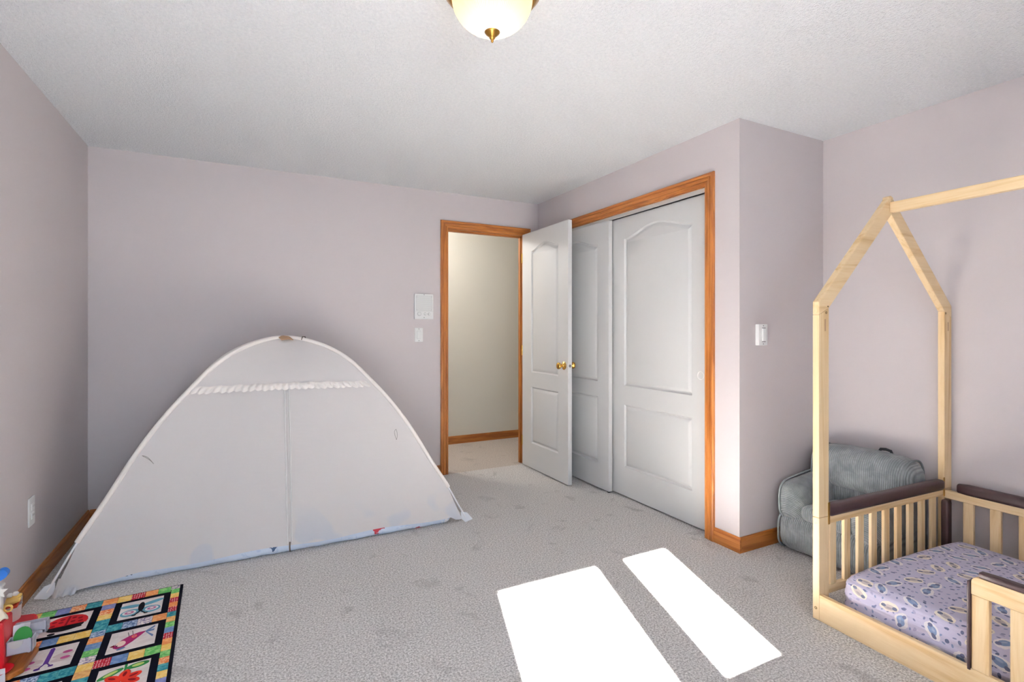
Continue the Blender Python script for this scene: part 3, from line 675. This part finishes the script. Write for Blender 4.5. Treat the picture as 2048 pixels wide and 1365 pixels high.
# rounded cap over the apex
B(BW / 2 - 0.022, BW / 2 + 0.022, -0.0, PD + 0.001, ZA - 0.02, ZA - 0.004).build('apex_cap', 'pine_y', bed, bevel=0.008)
B(BW / 2 - 0.016, BW / 2 + 0.016, -BL + PD, -0.0005, ZA - 0.083, ZA - 0.034).build('ridge_beam', 'pine_y', bed, bevel=0.003)
# end panel at far end: between the posts
def end_panel(y0, y1, pad=True):
    B(PW, BW - PW, y0 + 0.004, y1 - 0.004, 0.405, 0.440).build('end_rail', 'pine_x', bed, bevel=0.003)
    B(PW, BW - PW, y0 + 0.004, y1 - 0.004, 0.10, 0.135).build('end_rail', 'pine_x', bed, bevel=0.003)
    for i in range(9):
        x = PW + 0.020 + i * 0.0985
        B(x, x + 0.042, y0 + 0.008, y1 - 0.008, 0.135, 0.405).build('slat', 'pine_z', bed, bevel=0.002)
    if pad: MB().rbox((BW / 2, (y0 + y1) / 2, 0.462), (BW - 2 * PW - 0.004, 0.046, 0.054), 0.016, 14).build('rail_pad', 'pad_brown', bed, smooth=60)
end_panel(0, PD); end_panel(-BL, -BL + PD, False)
# wall-side rail
xs0, xs1 = BW - PW, BW - PW + 0.026
B(xs0, xs1, -BL + PD, 0, 0.395, 0.435).build('side_rail', 'pine_y', bed, bevel=0.003)
B(xs0, xs1, -BL + PD, 0, 0.0, 0.11).build('side_rail', 'pine_y', bed, bevel=0.003)
for i in range(17):
    y = -0.075 - i * 0.105
    B(xs0 + 0.004, xs1 - 0.004, y - 0.042, y, 0.11, 0.395).build('slat', 'pine_z', bed, bevel=0.002)
MB().rbox(((xs0 + xs1) / 2, -BL / 2 - 0.012, 0.458), (0.044, BL - 0.075, 0.052), 0.016, 14).build('rail_pad', 'pad_brown', bed, smooth=60)
MB().rbox((BW - PW - 0.022, -0.018, 0.26), (0.040, 0.034, 0.27), 0.01, 8).build('corner_pad', 'pad_brown', bed, smooth=60)
# open front side: low rail and guard rail
B(0.0, 0.022, -BL + PD, -0.0005, 0.0, 0.112).build('front_rail', 'pine_y', bed, bevel=0.003)
B(0.022, 0.045, -BL + PD, -0.0005, 0.0, 0.088).build('rail_ledge', 'pine_y', bed, bevel=0.002)
G0 = -0.530
rad = 0.02; poly = [(G0 - 1.3, 0.362), (G0, 0.362), (G0, 0.424 - rad)] + [(G0 - rad + rad * math.cos(a), 0.424 - rad + rad * math.sin(a)) for a in [R(q) for q in (20, 45, 70, 90)]] + [(G0 - 1.3, 0.424)]
MB().prism(poly, lambda p, q, d: (d, p, q), 0.0, 0.022).build('guard_rail', 'pine_y', bed, bevel=0.002)
for i in range(13):
    y = G0 - i * 0.1
    B(0.002, 0.020, y - 0.048, y - 0.0005, 0.112, 0.3615).build('slat', 'pine_z', bed, bevel=0.002)
MB().rbox((0.011, G0 + 0.0055, 0.255), (0.030, 0.011, 0.30), 0.004, 6).build('guard_end_pad', 'pad_brown', bed, smooth=60)
MB().rbox((0.012, G0 - 0.66, 0.435), (0.034, 1.28, 0.022), 0.008, 10).build('guard_top_pad', 'pad_brown', bed, smooth=60)
# bolts and brackets
def bolt(c, axis, mat='bolt_brass', r=0.006):
    MB().lathe([(r, 0), (r, -0.0012), (r * 0.55, -0.0015), (r * 0.5, 0.001), (0.0005, 0.001)], 14, c, axis, cap=False).build('bolt', mat, bed)
bolt((0, 0.015, 0.415), 'x', 'pine_z'); bolt((0, 0.015, 0.05), 'x')
bolt((0.046, 0, 1.325), 'y'); bolt((0.058, 0, 1.352), 'y', 'dark_gap', 0.003)
bolt((BW - 0.056, 0, 1.335), 'y')
B(0.036, 0.044, -0.0008, 0.0008, 1.245, 1.297).build('dowel_slot', 'strap_tan', bed); B(BW - 0.036, BW - 0.030, -0.0008, 0.0008, 1.245, 1.29).build('dowel_slot', 'strap_tan', bed)
for x in (PW - 0.004, BW - PW - 0.008):
    B(x - 0.004, x + 0.008, -0.0025, 0.0, 0.405, 0.50).build('bracket', 'antique_brass', bed, bevel=0.001)
mat_ = tag(empty('bed_mattress', (2.190, 1.356, 0), BA), 'mattress in lilac animal print fitted sheet inside house bed', 'mattress')
def mw(p):
    x, y = p.x, p.y
    if p.z > 0.12: p.z += 0.022 * math.sin(math.pi * max(0, min(1, (x - 0.04) / 0.93))) ** 0.7
    p.z += 0.002 * math.sin(x * 9 + y * 7)
    if p.z < 0.2 and x < 0.2: p.x += 0.004 * math.sin((p.z * 130) + y * 6)
    return p
MB().rbox((0.510, -BL / 2, 0.108), (0.915, BL - 0.10, 0.205), 0.062, 44, mw).build('sheet', 'lilac_print_sheet', mat_, smooth=180)

# ------------------------------------------------------------------ corduroy armchair
def cord(name, axis, freq=620):
    k = NT(name); tc = k.N('ShaderNodeTexCoord'); s_ = k.N('ShaderNodeSeparateXYZ'); k.L(tc.outputs['Object'], s_.inputs[0])
    n_ = k.noise(tc.outputs['Object'], 9, 2)
    base_q = s_.outputs['XYZ'.index(axis)] if axis != 'X' else k.math('ADD', s_.outputs[0], s_.outputs[2])
    q = k.math('ADD', base_q, k.math('MULTIPLY', n_, 0.008))
    wv = k.math('SINE', k.math('MULTIPLY', q, freq)); h_ = k.math('POWER', k.math('ADD', k.math('MULTIPLY', wv, 0.5), 0.5), 0.7)
    big = k.noise(tc.outputs['Object'], 14, 3, 0.6, 0.5)
    c = k.mix(k.ramp(big, [(0.35, (0, 0, 0)), (0.65, (1, 1, 1))]), lin((112, 119, 123)), lin((148, 154, 156)))
    k.base(k.mix(k.math('MULTIPLY', k.math('SUBTRACT', 1.0, h_), 0.55), c, lin((70, 76, 80))))
    k.bump(h_, 0.6, 0.004); k.set(Roughness=0.8); k.b.inputs['Sheen Weight'].default_value = 0.4; M[name] = k.m
cord('corduroy_x', 'X'); cord('corduroy_y', 'Y'); cord('corduroy_z', 'Z')
plain('cord_piping', (126, 132, 134), 0.8, 0, 0.25); plain('cord_handle', (44, 44, 48), 0.7)
CX, CYm = 2.70, 1.665
ch = tag(empty('corduroy_armchair', (CX, CYm, 0)), 'small grey corduroy armchair in the corner behind the bed', 'armchair')
def lump(a):
    def f(p):
        p.x += a * math.sin(p.y * 17 + p.z * 9); p.z += a * math.sin(p.x * 13 + p.y * 7) if p.z > 0.05 else 0; return p
    return f
def arm_warp(p):
    k_ = max(0, (p.x - 0.02) / 0.40); p.z += 0.045 * k_ ** 1.5 if p.z > 0.25 else 0
    return p
MB().rbox((0.262, 0, 0.108), (0.500, 0.548, 0.214), 0.075, 22, lump(0.004)).build('seat_base', 'corduroy_y', ch, smooth=180)
for sgn in (1, -1):
    MB().rbox((0.232, sgn * 0.198, 0.280), (0.450, 0.155, 0.225), 0.074, 18, arm_warp).build('armrest', 'corduroy_x', ch, smooth=180)
MB().rbox((0.420, 0, 0.285), (0.20, 0.54, 0.42), 0.06, 16).build('back_shell', 'corduroy_y', ch, smooth=180)
def bw(p):
    p.x += 0.10 * (p.z - 0.45); p.z += 0.008 * math.cos(p.y * 9) - 0.03 * max(0, -p.y - 0.12); return p
MB().rbox((0.395, -0.005, 0.455), (0.215, 0.542, 0.235), 0.085, 20, bw).build('back_cushion', 'corduroy_y', ch, smooth=180)
MB().rbox((0.190, 0, 0.235), (0.34, 0.27, 0.09), 0.04, 14, lump(0.003)).build('seat_cushion', 'corduroy_y', ch, smooth=180)
def ring(y, x0, x1, z0, z1, r, warp=None):
    P = []
    for (cx, cz, a0) in ((x1 - r, z1 - r, 0), (x0 + r, z1 - r, 90), (x0 + r, z0 + r, 180), (x1 - r, z0 + r, 270)):
        for q in range(0, 91, 15): P.append(Vector((cx + r * math.cos(R(a0 + q)), y, cz + r * math.sin(R(a0 + q)))))
    return [warp(p) if warp else p for p in P]
for sgn in (1, -1):
    MB().tube(ring(sgn * 0.243, 0.010, 0.49, 0.172, 0.388, 0.074, arm_warp), 0.006, 6, closed=True).build('piping', 'cord_piping', ch, smooth=60)
    MB().tube(ring(sgn * 0.235 - 0.005, 0.290, 0.503, 0.340, 0.570, 0.085, bw), 0.006, 6, closed=True).build('piping', 'cord_piping', ch, smooth=60)
    MB().tube(ring(sgn * 0.252, 0.014, 0.508, 0.004, 0.212, 0.070), 0.006, 6, closed=True).build('piping', 'cord_piping', ch, smooth=60)
MB().tube([(0.445, -0.125, 0.562), (0.445, -0.115, 0.585), (0.445, -0.09, 0.590), (0.445, -0.065, 0.587), (0.445, -0.055, 0.568)], 0.008, 8, flat=0.5).build('carry_handle', 'cord_handle', ch, smooth=60)

# ------------------------------------------------------------------ toys at the left edge
plain('toy_red', (198, 28, 40), 0.35); plain('toy_dark_red', (176, 22, 34), 0.4); plain('toy_grey', (184, 184, 196), 0.45); plain('toy_white', (236, 234, 230), 0.4); plain('toy_blue', (40, 110, 196), 0.4)
plain('toy_green', (30, 128, 50), 0.5); plain('toy_yellow', (238, 200, 108), 0.5); plain('toy_tomato', (196, 66, 34), 0.5); plain('toy_cream', (238, 226, 204), 0.7, 0, 0.06); plain('paper', (230, 232, 238), 0.8); plain('ink', (130, 140, 160), 0.8)
e = tag(empty('toy_counter', (-0.80, 2.60, 0)), 'red toy food counter with grey trays at the left edge', 'toy counter')
L_ = lambda x0, x1, y0, y1, z0, z1: B(x0 + 0.80, x1 + 0.80, y0 - 2.60, y1 - 2.60, z0, z1)
poly = [(-0.884, 2.43), (-0.735, 2.43), (-0.705, 2.46), (-0.700, 2.60), (-0.884, 2.60)]
MB().prism([(p + 0.80, q - 2.60) for p, q in poly], lambda p, q, d: (p, q, d), 0.0125, 0.034).build('wooden_base', 'oak_y', e, bevel=0.005)
L_(-0.884, -0.764, 2.470, 2.562, 0.034, 0.205).build('red_body', 'toy_red', e, bevel=0.008)
sh = tag(empty('toy_shelf', (-0.80, 2.60, 0)), 'low rounded red toy shelf under the filled cup', 'toy shelf')
poly = [(-0.884, 2.615), (-0.768, 2.615)] + [(-0.775 + 0.035 * math.sin(R(q)) , 2.66 + 0.06 - 0.06 * math.cos(R(q))) for q in range(0, 181, 20)] + [(-0.884, 2.80)]
MB().prism([(p + 0.80, q - 2.60) for p, q in poly], lambda p, q, d: (p, q, d), 0.0125, 0.088).build('shelf_body', 'toy_red', sh, bevel=0.004)
MB().prism([(p * 0.94 + 0.745, q * 0.94 - 2.438) for p, q in poly], lambda p, q, d: (p, q, d), 0.088, 0.0885).build('shelf_top', 'toy_dark_red', sh)
def tray(x0, x1, y0, y1, z0, z1, extra):
    m_ = MB(); q = 0.004; a = lambda *b: m_.box(b[0] + 0.80, b[1] + 0.80, b[2] - 2.60, b[3] - 2.60, b[4], b[5])
    a(x0, x1, y0, y1, z0, z0 + q); a(x0, x1, y0, y0 + q, z0, z1); a(x0, x1, y1 - q, y1, z0, z1); a(x0, x0 + q, y0, y1, z0, z1); a(x1 - q, x1, y0, y1, z0, z1)
    o = m_.build('tray', 'toy_grey', e, bevel=0.0012)
    B(x1 - 0.012 + 0.80, x1 - 0.006 + 0.80, y0 - 0.003 - 2.60, y0 - 2.60, z0, z1 + 0.003).build('tray_rib', 'toy_grey', o)
    if extra: MB().prism([(x0 + 0.80 + 0.027 + 0.021 * math.cos(R(a_)), z1 - 0.001 - 0.026 * math.sin(R(a_))) for a_ in range(0, 181, 15)], lambda p, q, d: (p, d, q), y0 - 2.60 - 0.0025, y0 - 2.60).build('thumb_scoop', 'plastic_shadow', o)
tray(-0.763, -0.690, 2.490, 2.532, 0.070, 0.120, True)
tray(-0.766, -0.668, 2.564, 2.598, 0.098, 0.140, False)
B(0.80 - 0.745, 0.80 - 0.672, 2.561 - 2.60, 2.564 - 2.60, 0.100, 0.110).build('tray_ledge', 'toy_grey', e)
B(0.80 - 0.766, 0.80 - 0.690, 2.532 - 2.60, 2.564 - 2.60, 0.094, 0.098).build('tray_bracket', 'toy_grey', e)
tw = tag(empty('toy_tower', (-0.80, 2.60, 0)), 'white toy tower standing on the red toy counter', 'toy')
L_(-0.884, -0.788, 2.528, 2.556, 0.2055, 0.306).build('column', 'toy_white', tw, bevel=0.004)
L_(-0.884, -0.784, 2.526, 2.560, 0.306, 0.315).build('cap', 'toy_white', tw, bevel=0.003)
g_ = tag(MB().prism(ell(0, 0, 0.027, 0.034), lambda p, q, d: (p, q, d), -0.002, 0.002).build('green_disc', 'toy_green', bevel=0.0008), 'green toy leaf disc lying in the lower grey tray', 'toy food')
g_.location = (-0.722, 2.511, 0.122); g_.rotation_euler = (R(62), R(-12), 0)
for i, (x_, a_) in enumerate(((-0.742, 0.1), (-0.728, -0.15))):
    o = MB().box(-0.015, 0.015, -0.0006, 0.0006, 0, 0.052).build('toy_card', 'paper'); o.location = (x_ - 0.003, 2.543 + 0.005 * i, 0.099); o.rotation_euler = (R(-14), 0, a_)
    tag(o, ('plain white toy card leaning behind the green disc, left', 'white toy card with print leaning against the upper grey tray')[i], 'card', 'cards in the toy counter')
h = MB().prism([(0.017 * (16 * math.sin(a) ** 3) / 16, 0.017 * (13 * math.cos(a) - 5 * math.cos(2 * a) - 2 * math.cos(3 * a) - math.cos(4 * a)) / 16) for a in [2 * math.pi * i / 40 for i in range(40)]], lambda p, q, d: (p, d, q), -0.006, 0.006).build('toy_heart', 'toy_blue', bevel=0.003)
h.scale = (2.1, 2.1, 2.1); h.location = (-0.808, 2.543, 0.352); h.rotation_euler = (0, R(18), 0)
tag(h, 'blue heart shaped toy on top of the white toy column', 'toy')
st = []
for i in range(10):
    r_ = 0.026 if i % 2 == 0 else 0.012; st.append((r_ * math.sin(math.pi * i / 5), r_ * math.cos(math.pi * i / 5)))
o = tag(MB().prism(st, lambda p, q, d: (p, d, q), -0.004, 0.004).build('toy_star', 'toy_white', bevel=0.002), 'small white star toy leaning on the white toy column', 'toy')
o.location = (-0.790, 2.5215, 0.296)
def cloth(u, v_):
    a = u * 2 * math.pi; r_ = 0.008 + 0.028 * v_
    return (r_ * math.cos(a) * 1.35, r_ * math.sin(a), 0.050 * (1 - v_ ** 1.6) + 0.006 * math.sin(a * 5 + v_ * 4) * v_ + 0.004)
o = tag(MB().grid(cloth, 40, 10).build('toy_bread', 'toy_cream', smooth=180, solid=0.003), 'cream crumpled toy pastry on the red toy counter', 'toy food')
o.location = (-0.806, 2.4885, 0.2065)
o = tag(MB().lathe([(0.009, -0.004), (0.013, -0.004), (0.014, 0), (0.013, 0.004), (0.009, 0.004), (0.008, 0), (0.009, -0.004)], 20, cap=False, axis='y').build('toy_pasta', 'toy_yellow', smooth=60), 'yellow toy pasta ring beside the cream pastry', 'toy food')
o.location = (-0.774, 2.548, 0.2205)
cup = tag(empty('toy_cup', (-0.832, 2.755, 0.088)), 'clear rimmed toy cup filled with food pieces', 'toy cup')
MB().lathe([(0.001, 0), (0.029, 0), (0.032, 0.004), (0.036, 0.058), (0.0375, 0.060), (0.035, 0.061), (0.0335, 0.058), (0.030, 0.006), (0.001, 0.005)], 32, cap=False).build('cup_body', 'toy_white', cup, smooth=50)
k = NT('clear_plastic'); k.base((1, 1, 1)); k.set(Roughness=0.08, IOR=1.2); k.b.inputs['Transmission Weight'].default_value = 1.0; M['clear_plastic'] = k.m
MB().lathe([(0.0365, 0.058), (0.0385, 0.092), (0.0395, 0.093), (0.0378, 0.093), (0.036, 0.059)], 32, cap=False).build('clear_collar', 'clear_plastic', cup, smooth=50)
def foodpiece(nm, mat, loc, size, r_, label, rot=(0, 0, 0)):
    o = tag(MB().rbox((0, 0, 0), size, r_, 8).build(nm, mat, smooth=180), label, 'toy food', 'toy food in the cup'); o.location = loc; o.rotation_euler = rot
foodpiece('toy_tomato_slice', 'toy_tomato', (-0.826, 2.745, 0.152), (0.050, 0.046, 0.014), 0.006, 'red toy tomato slice low in the clear cup', (R(14), R(-8), 0))
foodpiece('toy_cheese', 'toy_yellow', (-0.820, 2.748, 0.170), (0.050, 0.046, 0.012), 0.005, 'yellow toy cheese slice on the tomato in the cup', (R(16), R(-14), 0))
foodpiece('toy_meat', 'toy_red', (-0.858, 2.742, 0.170), (0.014, 0.030, 0.048), 0.006, 'red striped toy meat roll upright in the cup')
foodpiece('toy_marshmallow', 'toy_white', (-0.832, 2.756, 0.187), (0.018, 0.018, 0.016), 0.007, 'white toy marshmallow nearest the meat roll in the cup')
foodpiece('toy_marshmallow', 'toy_white', (-0.816, 2.760, 0.189), (0.018, 0.018, 0.016), 0.007, 'white toy marshmallow at the right rim of the cup')
o = tag(MB().lathe([(0.001, 0), (0.030, 0), (0.040, 0.012), (0.042, 0.013), (0.038, 0.012), (0.028, 0.003), (0.001, 0.003)], 32, cap=False).build('toy_plate', 'toy_red', smooth=50), 'small red toy plate on the wooden base board', 'toy plate')
o.location = (-0.772, 2.452, 0.034)
pc = tag(empty('paper_card', (-0.795, 2.418, 0.0095), R(3)), 'white paper card propped against the wooden toy base', 'card')
MB().box(-0.04, 0.052, -0.0006, 0.0006, 0, 0.055).build('sheet', 'paper', pc)
for i, (x0_, x1_, z_) in enumerate(((0.02, 0.026, 0.030), (0.030, 0.038, 0.034), (0.030, 0.037, 0.028), (0.004, 0.014, 0.012))):
    MB().box(x0_, x1_, -0.0012, -0.0004, z_ - 0.004 * (i == 0) - 0.001, z_ + 0.008 * (i == 0) + 0.001).build('print_mark', 'ink', pc)
